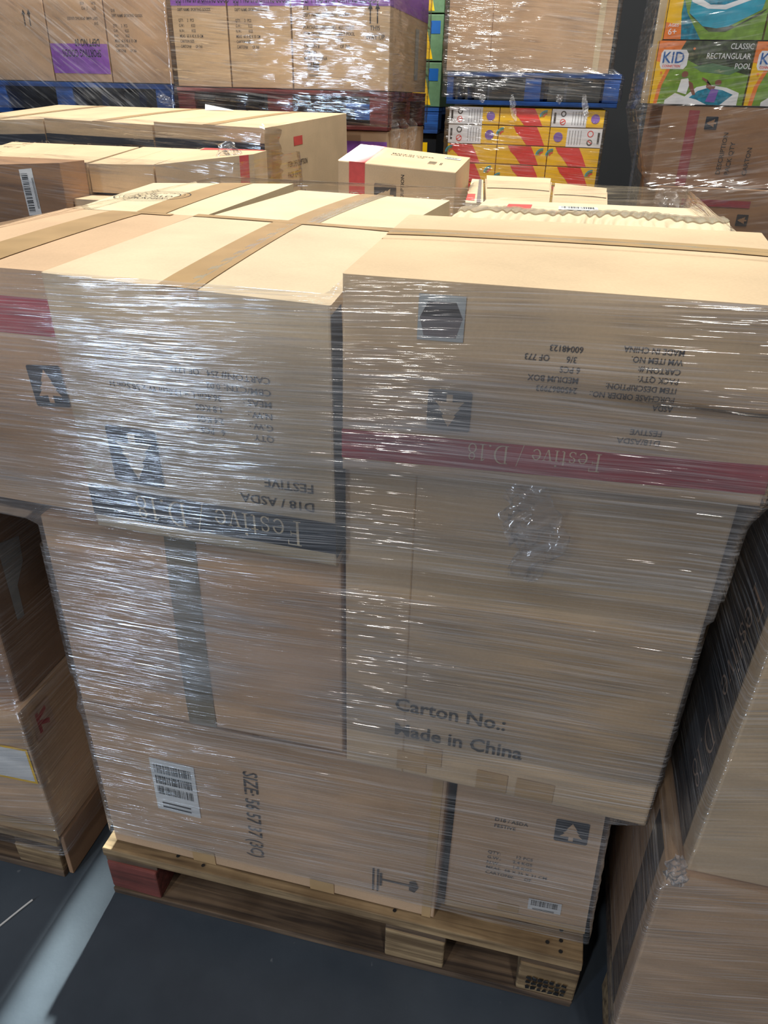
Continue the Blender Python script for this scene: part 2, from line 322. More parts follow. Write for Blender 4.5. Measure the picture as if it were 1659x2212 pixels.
# ---------------------------------------------------------------- pallets
def pallet(x0, x1, y0, y1, z0, h, label, mats=('wood', 'woodd'), blocks=None, front_first=None, closed=False, group=None):
    """block pallet: deck boards, stringer boards, nine blocks, bottom boards; its short side faces the camera"""
    t = thing('wooden_pallet', ((x0+x1)/2, (y0+y1)/2, z0), label, 'pallet', group)
    W_ = x1-x0; D_ = y1-y0; bt = .022; bh = h-3*bt; k = .004
    ys = [(y0, y0+.13), (y0+D_/2-.05, y0+D_/2+.05), (y1-.10, y1)]; xs = blocks or [(x0, x0+.10), (x0+W_/2-.07, x0+W_/2+.07), (x1-.10, x1)]
    n = 7; bw = .105
    for i in range(n):                                        # deck boards run along x
        yy = y0+(D_-bw)*i/(n-1); b = MB(); b.box(x0, x1, yy, yy+bw+(.03 if i in (0, n-1) else 0)*(1 if i == 0 else 0), z0+h-bt, z0+h, jit=.002); b.build('deck_board', mats[1] if i else mats[0], t, bevel=.002)
    for (xa, xb) in xs:
        b = MB(); b.box(xa, xb, y0+.004, y1-.004, z0+h-2*bt, z0+h-bt-.001, jit=.001); b.build('stringer_board', mats[1], t, bevel=.002)
    for j, (ya, yb) in enumerate(ys):
        for i, (xa, xb) in enumerate(xs):
            b = MB(); b.box(xa+.001, xb-.001, ya+.001, yb-.001, z0+bt, z0+h-2*bt, jit=.002)
            mm = front_first if (front_first and j == 0 and i == 0) else mats[0]
            o = b.build('block', mm, t, bevel=.004)
            if front_first and j == 0 and i == 0: o['label'] = 'corner block painted dull red'
    for j, (ya, yb) in enumerate(ys):
        b = MB(); b.box(x0+.003, x1-.003, ya, yb-.02, z0, z0+bt-.001, jit=.0015); b.build('bottom_board', mats[1], t, bevel=.002)
    if closed:
        b = MB(); b.box(x1+.001, x1+.012, y0+.01, y1, z0+.004, z0+h); b.build('side_board', 'card4', t, bevel=.002)
    return t
main_pal = pallet(-.785, .207, .856, 2.05, 0, .153, 'wooden pallet with one red corner block, under the front stack of cartons', blocks=[(-.785, -.665), (-.17, -.05), (.095, .207)], front_first='woodr')
# stamp and nail holes on the front right of the pallet
b = MB()
for i in range(3):
    for k in range(7): x = .112+k*.011; b.box(x, x+.008, .8515, .853, .040+i*.015, .047+i*.015, jit=.0015)
b.build('burnt_stamp', 'bar', main_pal)
for (nx, ny) in ((.165, .868), (.165, .889), (.165, .91), (.14, .88), (-.62, .875), (-.56, .868), (-.155, .87)):
    b = MB(); b.add([(nx+.004*math.cos(a), ny+.004*math.sin(a), .1562) for a in [i*math.pi/4 for i in range(8)]], [list(range(8))]); b.build('nail', 'bar', main_pal)

# ---------------------------------------------------------------- front stack
T = 'card'
L1 = Carton([(-.764, .876, .158), (-.078, .872, .158), (-.078, 2.0, .158), (-.764, 2.0, .158), (-.763, .872, .560), (-.075, .872, .548), (-.075, 2.0, .560), (-.763, 2.0, .560)],
    'big brown carton on the pallet above the red block, with the tall barcode sticker', 'card2', .004)
L1.barcode('front', .245, .545, .092, .145, 0, rows=3, seed=4, label='tall white sticker with three barcodes')
L1.text('front', .457, .78, .040, ['SIZE: 56 57 37 (3C)'], -90, mat='inks', sx=.78)
L1.decal('front', .885, .22, .09, .10, [(0, [(-.5, -.4), (-.46, -.4), (-.46, .3), (-.5, .3)]), (0, [(-.4, -.4), (-.36, -.4), (-.36, .3), (-.4, .3)]), (0, [(-.3, -.02), (.3, -.02), (.3, .03), (-.3, .03)]), (0, [(.3, -.14), (.42, -.18), (.5, 0), (.42, .18), (.3, .14)]), (0, [(-.34, -.2), (-.29, -.2), (-.29, .2), (-.34, .2)])], ['inks'], 'handling_symbols', label='faded handling symbols')
L1.tape('y', .30, .05, 'tape', face='front', a0=0, a1=.10); L1.tape('y', .67, .05, 'tape', face='front', a0=0, a1=.09); L1.band('front', .965, .99, 0, 1, 'tape', 'packing_tape')
L2 = Carton([(-.062, .905, .158), (.208, .912, .158), (.208, 2.0, .158), (-.062, 2.0, .158), (-.060, .90, .535), (.190, .905, .535), (.190, 2.0, .535), (-.060, 2.0, .535)],
    'low right carton on the pallet with a tree emblem near its top corner', 'card2', .003)
L2.emblem('front', .80, .76, .060, 0, under='card2', h=.056)
L2.barcode('front', .70, .17, .062, .034, 0, rows=1, seed=9, label='small white barcode sticker')
L2.text('front', .28, .74, .012, ['D18 / ASDA', 'FESTIVE'], 0); L2.text('front', .26, .50, .011, ['QTY:         12 PCS', 'G.W.:       2.4 KGS', 'N.W.:       1.8 KGS', 'MEAS:  58 X 25 X 31 CM', 'CARTON#:      OF'], 0)
L2.tape('y', .45, .04, 'tape', face='front', a0=.06, a1=.13); L2.tape('x', .03, .02, 'tape', face='front')
M1 = Carton([(-.753, .862, .572), (-.256, .862, .572), (-.256, 2.0, .572), (-.753, 2.0, .572), (-.748, .861, .962), (-.256, .861, .960), (-.256, 2.0, .962), (-.748, 2.0, .962)],
    'plain middle carton with a vertical greyish tape down its front', 'card2', .004)
M1.tape('y', .485, .052, 'tapeg', face='front', a0=.0, a1=1, label='greyish tape down the front')
M2 = Carton([(-.250, .862, .556), (.244, .858, .548), (.244, 2.0, .556), (-.250, 2.0, .556), (-.250, .862, 1.112), (.244, .862, 1.138), (.244, 2.0, 1.138), (-.250, 2.0, 1.138)],
    'tall carton lettered Made in China in the front stack', 'card', .005)
M2.text('front', .165, .255, .037, ['Carton No.:', 'Made in China'], 0, mat='bar', lead=1.45, sx=.96, bold=.015)
for (u, v, w_) in ((.23, .06, .05), (.50, .05, .05), (.30, .10, .03), (.64, .05, .06)): M2.tape('y', u, w_, 'tape', face='front', a0=v-.04, a1=v+.035)
M2.band('front', .197, .201, .0, 1, 'tape', 'flap_crease')
BT = [(-.636, .846, .970), (-.256, .840, .965), (-.262, 1.385, .965), (-.645, 1.385, .970), (-.648, .846, 1.343), (-.259, .838, 1.333), (-.300, 1.375, 1.340), (-.690, 1.392, 1.343)]
B = Carton(BT, 'upside-down carton with dark band lettered Festive / D.18, front of the stack', 'cardb', .003)
B.band('front', 0, 1, .060, .195, 'ink', label='navy black band'); B.band('right', 0, .10, .04, .97, 'ink')
B.text('front', .870, .180, .058, ['Festive / D.18'], 180, mat='card3', serif=True, sx=.78)
B.text('front', .925, .268, .020, ['D18 / ASDA', 'FESTIVE'], 180, mat='bar', lead=1.45, sx=1.05)
B.emblem('front', .235, .35, .078, 180, under='cardb', h=.088)
B.text('front', .79, .515, .0125, ['QTY.', 'G.W.:', 'N.W.:', 'MEAS.:', 'CBM/CTN:', 'CARTON#'], 180, mat='inks', lead=1.3, sx=1.1)
B.text('front', .61, .515, .0125, ['6   PCS', '2.4 KGS', '1.8 KGS', '36.4cm L x 13.0cm W x 58.5cm H', '0.02', '254   OF 1773'], 180, mat='inks', lead=1.3, sx=.92)
B.tape('y', .49, .056, 'tape', drop=.012); B.tape('x', .965, .030, 'tape')
B.tape('y', .515, .012, 'tapec', drop=0, label='clear crease of tape')
A = Carton([(-.915, .868, .985), (-.645, .866, .978), (-.665, 1.36, .978), (-.95, 1.36, .985), (-.915, .868, 1.340), (-.655, .866, 1.340), (-.700, 1.392, 1.340), (-.965, 1.375, 1.342)],
    'left-end top carton with a faded red band and tree emblem, top of the front stack', 'card2', .003)
A.band('front', 0, 1, .76, .90, 'red', label='faded red band'); A.emblem('front', .87, .56, .055, 4, under='card2', h=.060)
A.tape('y', .50, .070, 'tape', drop=0); A.tape('x', .975, .022, 'tape', a0=.55, a1=.85)
C1 = Carton([(-.246, .836, 1.122), (.258, .830, 1.144), (.262, 1.30, 1.144), (-.246, 1.30, 1.146), (-.243, .832, 1.372), (.256, .828, 1.372), (.292, 1.315, 1.376), (-.262, 1.300, 1.376)],
    'wide upside-down carton with a crimson band lettered Festive / D.18, top right', 'card', .003, seam='x')
C1.band('front', 0, 1, .075, .235, 'red', label='crimson band'); C1.band('right', 0, 1, .07, .22, 'red')
C1.text('front', .635, .222, .036, ['Festive / D.18'], 180, mat='card3', serif=True, sx=.78)
C1.emblem('front', .268, .385, .053, 180, under='card', h=.053)
C1.text('front', .755, .32, .0105, ['D18/ASDA', 'FESTIVE'], 180, lead=1.2); C1.text('front', .765, .50, .0102, ['ASDA', 'PURCHASE ORDER NO.:', 'ITEM DESCRIPTION:', 'PACK QTY:', 'CARTON #:', 'WM ITEM NO.', 'MADE IN CHINA'], 180, lead=1.12, sx=.84)
C1.text('front', .555, .555, .0108, ['2450867993', 'MEDIUM BOX', '6 PCS', '  3/6       OF 773', '60048123'], 180, lead=1.15, sx=.86)
hexa = [(-.46, .0), (-.30, .34), (.30, .36), (.46, .02), (.34, -.42), (-.36, -.40)]
C1.decal('front', .235, .835, .054, .053, [(0, [(-.5, -.5), (.5, -.5), (.5, .5), (-.5, .5)]), (1, hexa), (2, [(-.44, .02), (-.30, .34), (.30, .36), (.44, .04)])], ['dgap', 'grey', 'inks'], 'sticker', label='pale sticker with a dark hexagon')
C1.tape('x', .62, .052, 'tape', label='brown tape along the flaps'); C1.tape('x', .62, .010, 'tapec')
D1 = Carton([(-.96, 1.40, .970), (-.70, 1.405, .970), (-.70, 1.90, .970), (-1.02, 1.85, .970), (-.965, 1.402, 1.339), (-.690, 1.410, 1.337), (-.690, 1.93, 1.349), (-1.035, 1.85, 1.343)],
    'carton with a round ink stamp on top, back left of the front stack', 'card3', .003)
D1.tape('y', .60, .062, 'tape', drop=0)
ring = []
def ringp(r0, r1, n=36): return [(0, [(r0*math.cos(a), r0*math.sin(a)), (r1*math.cos(a), r1*math.sin(a)), (r1*math.cos(a2), r1*math.sin(a2)), (r0*math.cos(a2), r0*math.sin(a2))]) for a, a2 in [(2*math.pi*i/n, 2*math.pi*(i+1)/n) for i in range(n)]]
D1.decal('top', .30, .42, .15, .15, ringp(.485, .50)+ringp(.36, .372)+ringp(.42, .425), ['inks'], 'round_stamp', lay=0)
D1.text('top', .165, .46, .022, ['THE', 'WORLD', 'BRAND'], 0, name='stamp_text')
D1.text('top', .14, .50, .010, [(.03, 'HOUSE OF'), (.0, ''), (.0, ''), (.0, ''), (.0, ''), (.01, 'GOODS CO. LTD')], 0, name='stamp_text')
D2 = Carton([(-.675, 1.405, .970), (-.268, 1.40, .970), (-.268, 1.86, .970), (-.66, 1.86, .970), (-.680, 1.408, 1.337), (-.300, 1.40, 1.338), (-.280, 1.868, 1.336), (-.655, 1.872, 1.341)],
    'carton with clear tape down the middle, back centre of the front stack', 'card3', .003)
D2.tape('y', .50, .055, 'tape', drop=0); D2.tape('y', .56, .028, 'tapec', drop=0)
# crushed, tape-covered carton behind C1
C2 = Carton([(-.24, 1.335, 1.146), (.262, 1.335, 1.146), (.262, 1.62, 1.146), (-.24, 1.62, 1.146), (-.215, 1.34, 1.350), (.268, 1.36, 1.350), (.285, 1.60, 1.357), (-.20, 1.56, 1.357)],
    'crushed carton with crinkled tape over its top edge, behind the crimson-banded one', 'card3', .003, seam=None)
b = MB()
def ruff(u, v):
    p = C2.surf('top', u*.98+.01, .02+v*.97, 0); k = .008*math.sin(u*70+3*noise.noise(Vector((u*9, v*2, 0))))**2+.006*noise.noise(Vector((u*14, v*3, 4)))
    return p+Vector((0, -.4, 1))*(k*(1-.75*v)*(.6+.8*noise.noise(Vector((u*5, 3, 1)))+.3)+.006*math.sin(math.pi*v)+.004+.004*noise.noise(Vector((u*4, 7, 2))))
b.grid(ruff, 140, 10); b.build('crumpled_flap', 'card3', C2.root, smooth=True)
b = MB(); b.grid(lambda u, v: ruff(u, .50+.5*v)+Vector((0, -.001, .0025)), 140, 6); b.build('packing_tape', 'tapec', C2.root, smooth=True)['label'] = 'wide crinkled see-through tape'
C3 = Carton([(-.20, 1.65, 1.146), (.275, 1.65, 1.146), (.275, 2.0, 1.146), (-.20, 2.0, 1.146), (-.20, 1.64, 1.342), (.285, 1.68, 1.342), (.27, 1.95, 1.336), (-.20, 1.92, 1.336)],
    'carton with a white label and pink patch on top, back right of the front stack', 'card3', .003, seam='x')
C3.barcode('top', .45, .42, .085, .07, 0, seed=3, label='white label'); C3.band('top', .13, .24, .25, .62, 'pink', 'printed_patch', label='pink printed patch')

# ---------------------------------------------------------------- stretch film wraps
def wrap(sections, label, mat, nx=150, dz=.012, amp=.003, seed=0, sides=(1, 1, 1, 1), name='stretch_film', ztop=None, slant=0, parent=None):
    """sections: (z, x0, x1, y0, y1) from the bottom up; a thin film pulled round the stack"""
    rows = []
    for (a, c) in zip(sections[:-1], sections[1:]):
        n = max(1, int(max(abs(c[0]-a[0]), .004)/dz))
        for i in range(n): rows.append([a[k]+(c[k]-a[k])*i/n for k in range(5)])
    rows.append(list(sections[-1])); b = MB(); cx, cy = (sections[0][1]+sections[0][2])/2, (sections[0][3]+sections[0][4])/2
    ns = [nx, nx//2, nx//3, nx//2]; verts = []
    for z, x0, x1, y0, y1 in rows:
        cs = [(x0, y0), (x1, y0), (x1, y1), (x0, y1)]; nrm = [(0, -1), (1, 0), (0, 1), (-1, 0)]
        for k in range(4):
            (xa, ya), (xb, yb) = cs[k], cs[(k+1) % 4]
            for i in range(ns[k]):
                t = i/ns[k]; x, y = xa+(xb-xa)*t, ya+(yb-ya)*t
                edge = min(1, 6*min(t, 1-t)); n1 = noise.noise(Vector((x*5, y*5+seed, z*60+.8*noise.noise(Vector((x*3, y*3, z*3))))))
                n2 = noise.noise(Vector((x*2.5+4, y*2.5, z*9+seed)))
                d = amp*(abs(n1)+.6*abs(n2))+.0015; 
                zz = z+(slant*(x-cx) if z < sections[0][0]+.03 or slant and z > sections[-1][0]-.03 else 0)
                if ztop: zz = min(zz, ztop(x))
                if t == 0: verts.append((x, y, zz)); continue
                verts.append((x+nrm[k][0]*d, y+nrm[k][1]*d, zz+(.004*n2 if not ztop else 0)))
    N = sum(ns); nr = len(rows)
    b.add(verts, [(r*N+i, r*N+(i+1) % N, (r+1)*N+(i+1) % N, (r+1)*N+i) for r in range(nr-1) for i in range(N)])
    o = b.build(name, mat, smooth=True)
    if parent: o.parent = parent; return o
    return tag(o, label, 'stretch film')
front_film = wrap([(.200, -.766, .2095, .867, 2.02), (.53, -.765, .194, .865, 2.02), (.556, -.764, .245, .856, 2.02), (.585, -.755, .245, .856, 2.02), (.95, -.751, .246, .856, 2.02), (.972, -.754, .247, .836, 2.02),
      (.982, -.92, .247, .834, 2.02), (1.10, -.925, .248, .828, 2.02), (1.150, -.925, .260, .824, 2.02), (1.325, -.925, .260, .822, 2.02), (1.372, -.922, .258, .828, 2.0)],
      'clear streaky stretch film wrapped round the front stack of cartons', 'film', nx=220, amp=.003, ztop=lambda x: 1.350 if x < -.26 else 1.350+min(1, (x+.26)/.03)*.028)
wrap([(1.03, -.928, .2485, .8235, 1.9), (1.12, -.928, .2495, .8225, 1.9), (1.15, -.928, .264, .8195, 1.9), (1.30, -.928, .266, .8185, 1.9)], None, 'filmb', nx=220, amp=.003, name='film_layer', slant=-.03, parent=front_film, seed=5)
wrap([(.642, -.756, .2465, .853, 1.9), (.67, -.756, .2465, .852, 1.9), (.92, -.753, .2475, .852, 1.9)], None, 'filmb', nx=220, amp=.004, name='film_layer', slant=.01, parent=front_film, seed=15)

def crumple(name, pts, wd, mat, parent=None, n=24, label=None, cat=None, amp=.6, seed=0):
    """a loose crumpled strip of film along a polyline"""
    b = MB(); pts = [Vector(p) for p in pts]
    def fn(u, v):
        t = u*(len(pts)-1); i = min(int(t), len(pts)-2); p = pts[i].lerp(pts[i+1], t-i); d = (pts[i+1]-pts[i]).normalized()
        side = d.cross(Vector((0, -1, .2))).normalized(); taper = .25+.75*math.sin(math.pi*min(1, u*.9+.08))
        q = p+side*wd*(v-.5)*taper
        return q+Vector((0, -1, .1))*(wd*amp*.5*noise.noise(Vector((u*9+seed, v*6, seed))))+Vector((1, 0, 0))*wd*.25*noise.noise(Vector((u*7, v*3, seed+5)))
    b.grid(fn, n, 10); o = b.build(name, mat, parent, smooth=True)
    if label: tag(o, label, cat)
    return o
crumple('film_tail', [(-.03, .840, 1.125), (.0, .838, 1.10), (.015, .840, 1.05), (.0, .848, .985)], .075, 'film4', front_film)

# ---------------------------------------------------------------- left neighbour stack
pallet(-1.9, -.905, .862, 2.02, 0, .128, 'pale wooden pallet at the left edge of the photo', mats=('wood', 'woodd'), blocks=[(-1.9, -1.8), (-1.46, -1.34), (-1.02, -.905)], closed=True)
N1 = Carton([(-1.42, .868, .132), (-.900, .868, .132), (-.888, 2.0, .132), (-1.42, 2.0, .132), (-1.42, .862, .50), (-.905, .862, .50), (-.893, 2.0, .50), (-1.42, 2.0, .50)],
    'brown carton on the left-hand pallet, bearing a red printed mark', 'card2', .004)
N1.decal('right', .045, .83, .055, .075, [(0, [(-.5, -.5), (.5, -.5), (.5, .5), (-.5, .5)]), (1, [(-.3, -.35), (-.15, -.35), (-.15, .35), (-.3, .35)]), (1, [(-.15, .25), (.25, .35), (.25, .2), (-.15, .1)]), (1, [(-.15, -.1), (.25, -.3), (.3, -.15), (-.15, .05)])], ['pal', 'red'], 'printed_mark', label='small red printed letter')
N1.decal('front', .865, .60, .13, .10, [(0, [(-.5, -.5), (.5, -.5), (.5, .5), (-.5, .5)]), (1, [(-.46, -.44), (.46, -.44), (.46, .44), (-.46, .44)])], ['yellow', 'paper'], 'sticker', label='white sticker edged in yellow')
N1.tape('x', .04, .045, 'tape', face='front')
N2 = Carton(P8(-1.45, -.915, .885, 2.0, .505, .968), 'dark brown upper carton of the left-hand stack with a pale torn label', 'card4', .004)
N2.decal('right', .065, .54, .055, .17, [(0, [(-.5, .5), (.5, .42), (.4, .12), (-.1, -.1), (-.15, -.5), (-.5, -.48)])], ['dgap'], 'torn_label', label='pale torn label')
wrap([(.10, -1.43, -.878, .852, 2.02), (.50, -1.43, -.882, .848, 2.02), (.53, -1.46, -.90, .868, 2.02), (.962, -1.46, -.905, .872, 2.02)], 'clear stretch film round the left-hand stack of brown cartons', 'film2', nx=90, amp=.004, seed=3)

# ---------------------------------------------------------------- right neighbour stack
pallet(.262, 1.26, .775, 1.95, 0, .135, 'wooden pallet at the right edge, mostly below the photo')
R1 = Carton([(.262, .765, .14), (.80, .765, .14), (.80, 1.9, .14), (.262, 1.9, .14), (.262, .760, .578), (.80, .758, .578), (.80, 1.9, .578), (.262, 1.9, .578)],
    'lower carton of the right-hand stack with a dark band on its side', 'card2', .004)
R1.band('left', .90, .965, 0, 1, 'ink', label='dark band'); 
R2 = Carton([(.288, .765, .584), (.84, .765, .584), (.84, 1.9, .584), (.288, 1.9, .584), (.296, .76, 1.13), (.84, .76, 1.13), (.84, 1.9, 1.13), (.296, 1.9, 1.13)],
    'upper carton of the right-hand stack, its side banded Festive / D.18 in black', 'card', .004)
R2.band('left', .80, .965, 0, 1, 'ink', label='black band down the side')
R2.text('left', .905, .80, .075, ['Festive / D.18'], -90, mat='pal', serif=True, sx=.80)
wrap([(.15, .252, .815, .748, 1.92), (.56, .250, .815, .746, 1.92), (.60, .276, .85, .748, 1.92), (1.14, .284, .85, .744, 1.92)], 'clear stretch film round the right-hand stack of brown cartons', 'film2', nx=130, amp=.004, seed=8)
crumple('film_shreds', [(.262, .742, .64), (.268, .741, .60), (.275, .742, .575)], .03, 'film4', label='small crinkled twist of film on the corner of the right-hand stack', cat='film scrap')
crumple('film_shreds', [(.330, .738, .93), (.350, .737, .90), (.39, .738, .90)], .035, 'film4', label='crinkled fold of film high on the right-hand stack', cat='film scrap')

# ---------------------------------------------------------------- floor litter
b = MB(); a_, c_ = atz(0, 1998, .004), atz(70, 1943, .004); d_ = (c_-a_).normalized(); a_ = a_-d_*.09; sd = Vector((-d_.y, d_.x, 0))
N_ = 14
b.grid(lambda u, v: a_.lerp(c_, u)+sd*.0022*math.cos(v*2*math.pi)+Vector((0, 0, .0022*math.sin(v*2*math.pi)-.0015+.0005*math.sin(u*9))), N_, 10)
tag(b.build('plastic_strap', 'paper', smooth=True), 'thin pale strip of plastic lying on the dark floor', 'strap')

# ---------------------------------------------------------------- rear left: low wrapped cartons (nearer one, with barcode)
def quadbox(tl, tr, y, bl_y, back_y, zb, btl, btr):
    """front top corners by pixel at depth y, back top corners by pixel at depth back_y, base height zb"""
    a, c = at(*tl, y), at(*tr, y); e, g = at(*btl, back_y), at(*btr, back_y)
    return [(a.x, a.y, zb), (c.x, c.y, zb), (g.x, g.y, zb), (e.x, e.y, zb), a, c, g, e]
def low(P, dz=.0): return P
def straight(l, r, y, depth, zb, zk, x0=None, x1=None, sk=0):
    a, c = at(*l, y), at(*r, y); xa = x0 if x0 is not None else a.x; xb = x1 if x1 is not None else c.x
    return [(xa, y, zb), (xb, y, zb), (xb+sk, y+depth, zb), (xa, y+depth, zb), (xa, y, a.z), (xb, y, c.z), (xb+sk, y+depth, zk), (xa, y+depth, zk)]
E1 = Carton(straight((-110, 358), (128, 352), 2.46, .15, .86, 1.322), 'carton with an upright barcode sticker, left edge behind the front stack', 'card4', .002)
E1.barcode('front', .70, .80, .145, .052, 93, rows=1, seed=6, label='upright barcode sticker')
e1x = E1.P[1].x
E6 = Carton(straight((-110, 350), (160, 350), 2.62, .38, 1.0, 1.345, x1=e1x+.0), 'carton directly behind the one with the upright barcode sticker', 'card', .002)
E2 = Carton(straight((150, 352), (330, 356), 2.62, .40, 1.215, 1.345, x0=e1x+.006), 'shallow wrapped carton right of the one with the upright barcode', 'card', .002)
E3 = Carton(straight((334, 356), (548, 333), 2.62, .40, 1.05, 1.350, sk=-.11), 'wrapped carton with a red stripe at its right end, rear left', 'card', .002)
E3.band('front', .86, .95, 0, 1, 'pink', label='red stripe'); E3.band('top', .04, .98, .86, .99, 'pink', label='pale red stripe'); E3.text('front', .70, .22, .03, ['12'], 0)
E4 = Carton(P8(e1x+.006, E3.P[0].x-.01, 2.50, 3.0, .862, 1.205), 'carton under the shallow one, its pale top partly showing through film', 'card', .002)
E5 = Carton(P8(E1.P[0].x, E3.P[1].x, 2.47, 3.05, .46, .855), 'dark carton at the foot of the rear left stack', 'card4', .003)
x0, x1 = E1.P[0].x-.02, E3.P[5].x+.012
Carton(P8(E4.P[1].x+.006, E3.P[1].x, 2.50, 3.0, .862, 1.044), 'carton hidden under the red-striped wrapped one, rear left', 'card', .002)
Carton(P8(E6.P[0].x, e1x, 2.62, 3.0, .862, .995), 'low carton hidden behind the barcode one, rear left', 'card4', .002)
wrap([(.62, x0, x1, 2.44, 3.08), (1.16, x0, x1, 2.44, 3.08), (1.25, x0, x1, 2.46, 3.08), (1.32, x0, x1, 2.45, 3.07), (1.348, x0, x1, 2.45, 3.06)], 'loose stretch film round the low rear left cartons', 'film3', nx=130, amp=.008, seed=12)
crumple('film_shreds', [at(470, 345, 2.7), at(490, 318, 2.7), at(520, 335, 2.68)], .05, 'film4', label='stiff tuft of film standing up on the red-striped carton', cat='film scrap', n=14)
pallet(x0, x1, 2.47, 3.05, 0, .14, 'pallet beneath the low rear left cartons')
Carton(P8(x0+.02, x1-.02, 2.49, 3.04, .145, .455), 'hidden lowest carton of the low rear left stack', 'card4', .002)

# ---------------------------------------------------------------- rear left: cartons with dark band
FY = 3.12
f_edges = [(-130, 92), (94, 328), (331, 570)]; tops = [(262, 257), (255, 270), (263, 277)]; backs = [(-60, 125, 241), (126, 440, 238), (442, 752, 243)]
FL = ['left', 'middle', 'right']; FC_ = []
for i, ((l_, r_), (ta, tb), (bl, br, bt)) in enumerate(zip(f_edges, tops, backs)):
    fa, fb = at(l_, ta, FY), at(r_, tb, FY); sk = (.0, .03, .06, .095); z_ = 1.465
    Pq = [(fa.x, FY, 1.0), (fb.x, FY, 1.0), (fb.x+sk[i+1], 4.02, 1.0), (fa.x+sk[i], 4.02, 1.0), fa, fb, (fb.x+sk[i+1]-.004, 4.0, z_), (fa.x+sk[i], 4.0, z_)]
    lab = ['carton with a dark band ending .18, far left of the rear row', 'middle dark-banded carton of the rear left row', 'right-hand dark-banded carton of the rear left row, beside the pinkish side panel'][i]
    Cc = Carton(Pq, lab, 'card', .003, seam='y'); FC_.append(Cc)
    Cc.band('front', 0, 1, .62, .87, 'ink', label='dark band')
    Cc.text('front', .38 if i else .70, .70, .062, ['Festive / D.18'], 0, mat='card3', serif=True, sx=.62)
    Cc.emblem('front', .82 if i == 0 else .12, .44, .11, 0, under='card'); Cc.tape('y', .5, .05, 'tape', drop=0)
FC_[2].band('right', .06, .14, .45, .80, 'tape', 'tape_patch'); FC_[2].band('right', .30, .40, .80, .88, 'pink', 'printed_patch')
FC_[2].text('right', .22, .62, .03, ['ITEM DESCRIPTION', 'PACK QTY', 'CARTON #', 'MADE IN CHINA'], 0, sx=.8)
x0, x1 = FC_[0].P[0].x, FC_[2].P[1].x
Carton(P8(x0, x1, FY+.01, 4.0, .55, .995), 'carton below the dark-banded rear row', 'card2', .003)
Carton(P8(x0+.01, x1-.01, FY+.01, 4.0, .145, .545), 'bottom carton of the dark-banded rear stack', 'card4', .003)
pallet(x0, x1, FY, 4.02, 0, .14, 'pallet beneath the dark-banded rear cartons')
xb = FC_[2].P[6].x
fo = wrap([(.8, x0-.02, x1+.012, FY-.015, 4.04), (1.38, x0-.02, x1+.012, FY-.015, 4.04), (1.412, x0-.02, x1+.012, FY-.015, 4.04), (1.438, x0, x1, FY+.01, 4.03)], 'stretch film round the dark-banded rear cartons', 'film3', nx=130, amp=.008, seed=22)

# ---------------------------------------------------------------- loose carton lying on its side
lp = [at(730, 346, 2.78), at(985, 372, 2.70), at(1016, 340, 3.06), at(780, 311, 3.14)]
base = [Vector((p.x, p.y, p.z-.17)) for p in lp]
K = Carton(base+lp, 'loose carton on its side with a red stripe and tree emblem, behind the front stack', 'card', .002, seam=None)
K.band('front', .10, .24, 0, 1, 'pink', label='red stripe'); K.band('top', .10, .24, 0, 1, 'pink', label='pale red stripe')
K.text('front', .185, .12, .05, ['D.18'], 90, mat='card3', serif=True, sx=.6); K.emblem('front', .42, .42, .075, 90, under='card', h=.085)
K.text('front', .58, .20, .018, ['DESCRIPTION', '', 'QTY'], 90); K.text('top', .36, .62, .022, ['MADE IN CHINA', 'CARTON  OF'], 0)
K.barcode('top', .78, .34, .07, .06, 90, paper=None, seed=2, label='printed barcode'); K.barcode('top', .88, .74, .06, .035, 0, seed=8, label='small white label')
# what it stands on
SUP = Carton([(base[0].x-.02, 2.64, .70), (base[1].x+.0, 2.62, .70), (base[1].x+.02, 3.2, .70), (base[0].x, 3.2, .70), (base[0].x-.02, 2.64, min(p.z for p in base)-.004), (base[1].x+.0, 2.62, min(p.z for p in base)-.004), (base[1].x+.02, 3.2, min(p.z for p in base)-.004), (base[0].x, 3.2, min(p.z for p in base)-.004)],
    'carton hidden under the loose one with the red stripe', 'card', .002)
Carton(P8(base[0].x-.02, base[1].x+.0, 2.64, 3.2, .145, .695), 'lowest carton below the loose one with the red stripe', 'card', .002)
# open cartons behind
H1 = Carton([Vector((p.x, p.y, p.z-.3)) for p in (at(1050, 432, 2.75), at(1186, 440, 2.75), at(1192, 392, 3.3), at(1048, 384, 3.3))]+[at(1050, 432, 2.75), at(1186, 440, 2.75), at(1192, 393, 3.25), at(1048, 386, 3.25)],
    'pale carton top in the middle distance below the yellow boxes, left of its twin', 'card', .003, seam=None)
H2 = Carton([Vector((p.x, p.y, p.z-.3)) for p in (at(1192, 443, 2.75), at(1312, 446, 2.75), at(1312, 415, 3.2), at(1196, 402, 3.2))]+[at(1192, 443, 2.75), at(1312, 446, 2.75), at(1312, 415, 3.1), at(1196, 403, 3.1)],
    'pale carton top in the middle distance nearest the pinkish wrapped stack', 'card', .003, seam=None)
H3 = Carton([Vector((p.x, p.y, p.z-.3)) for p in (at(1005, 436, 2.72), at(1044, 438, 2.72), at(1044, 388, 3.25), at(1020, 386, 3.25))]+[at(1005, 436, 2.72), at(1044, 438, 2.72), at(1044, 388, 3.2), at(1020, 386, 3.2)],
    'narrow carton edge with a grey stripe, beside the loose red-striped carton', 'card3', .002, seam=None)
H3.band('top', .62, .86, 0, 1, 'grey', label='grey stripe'); H3.band('top', .0, .5, .05, .30, 'pink', 'printed_patch')
for Cx in (H1, H2):
    b = MB(); b.grid(lambda u, v: Cx.surf('top', .02+.96*u, .50+.5*v, .003+.010*v*v), 12, 5); b.build('flap', 'card', Cx.root, smooth=True)
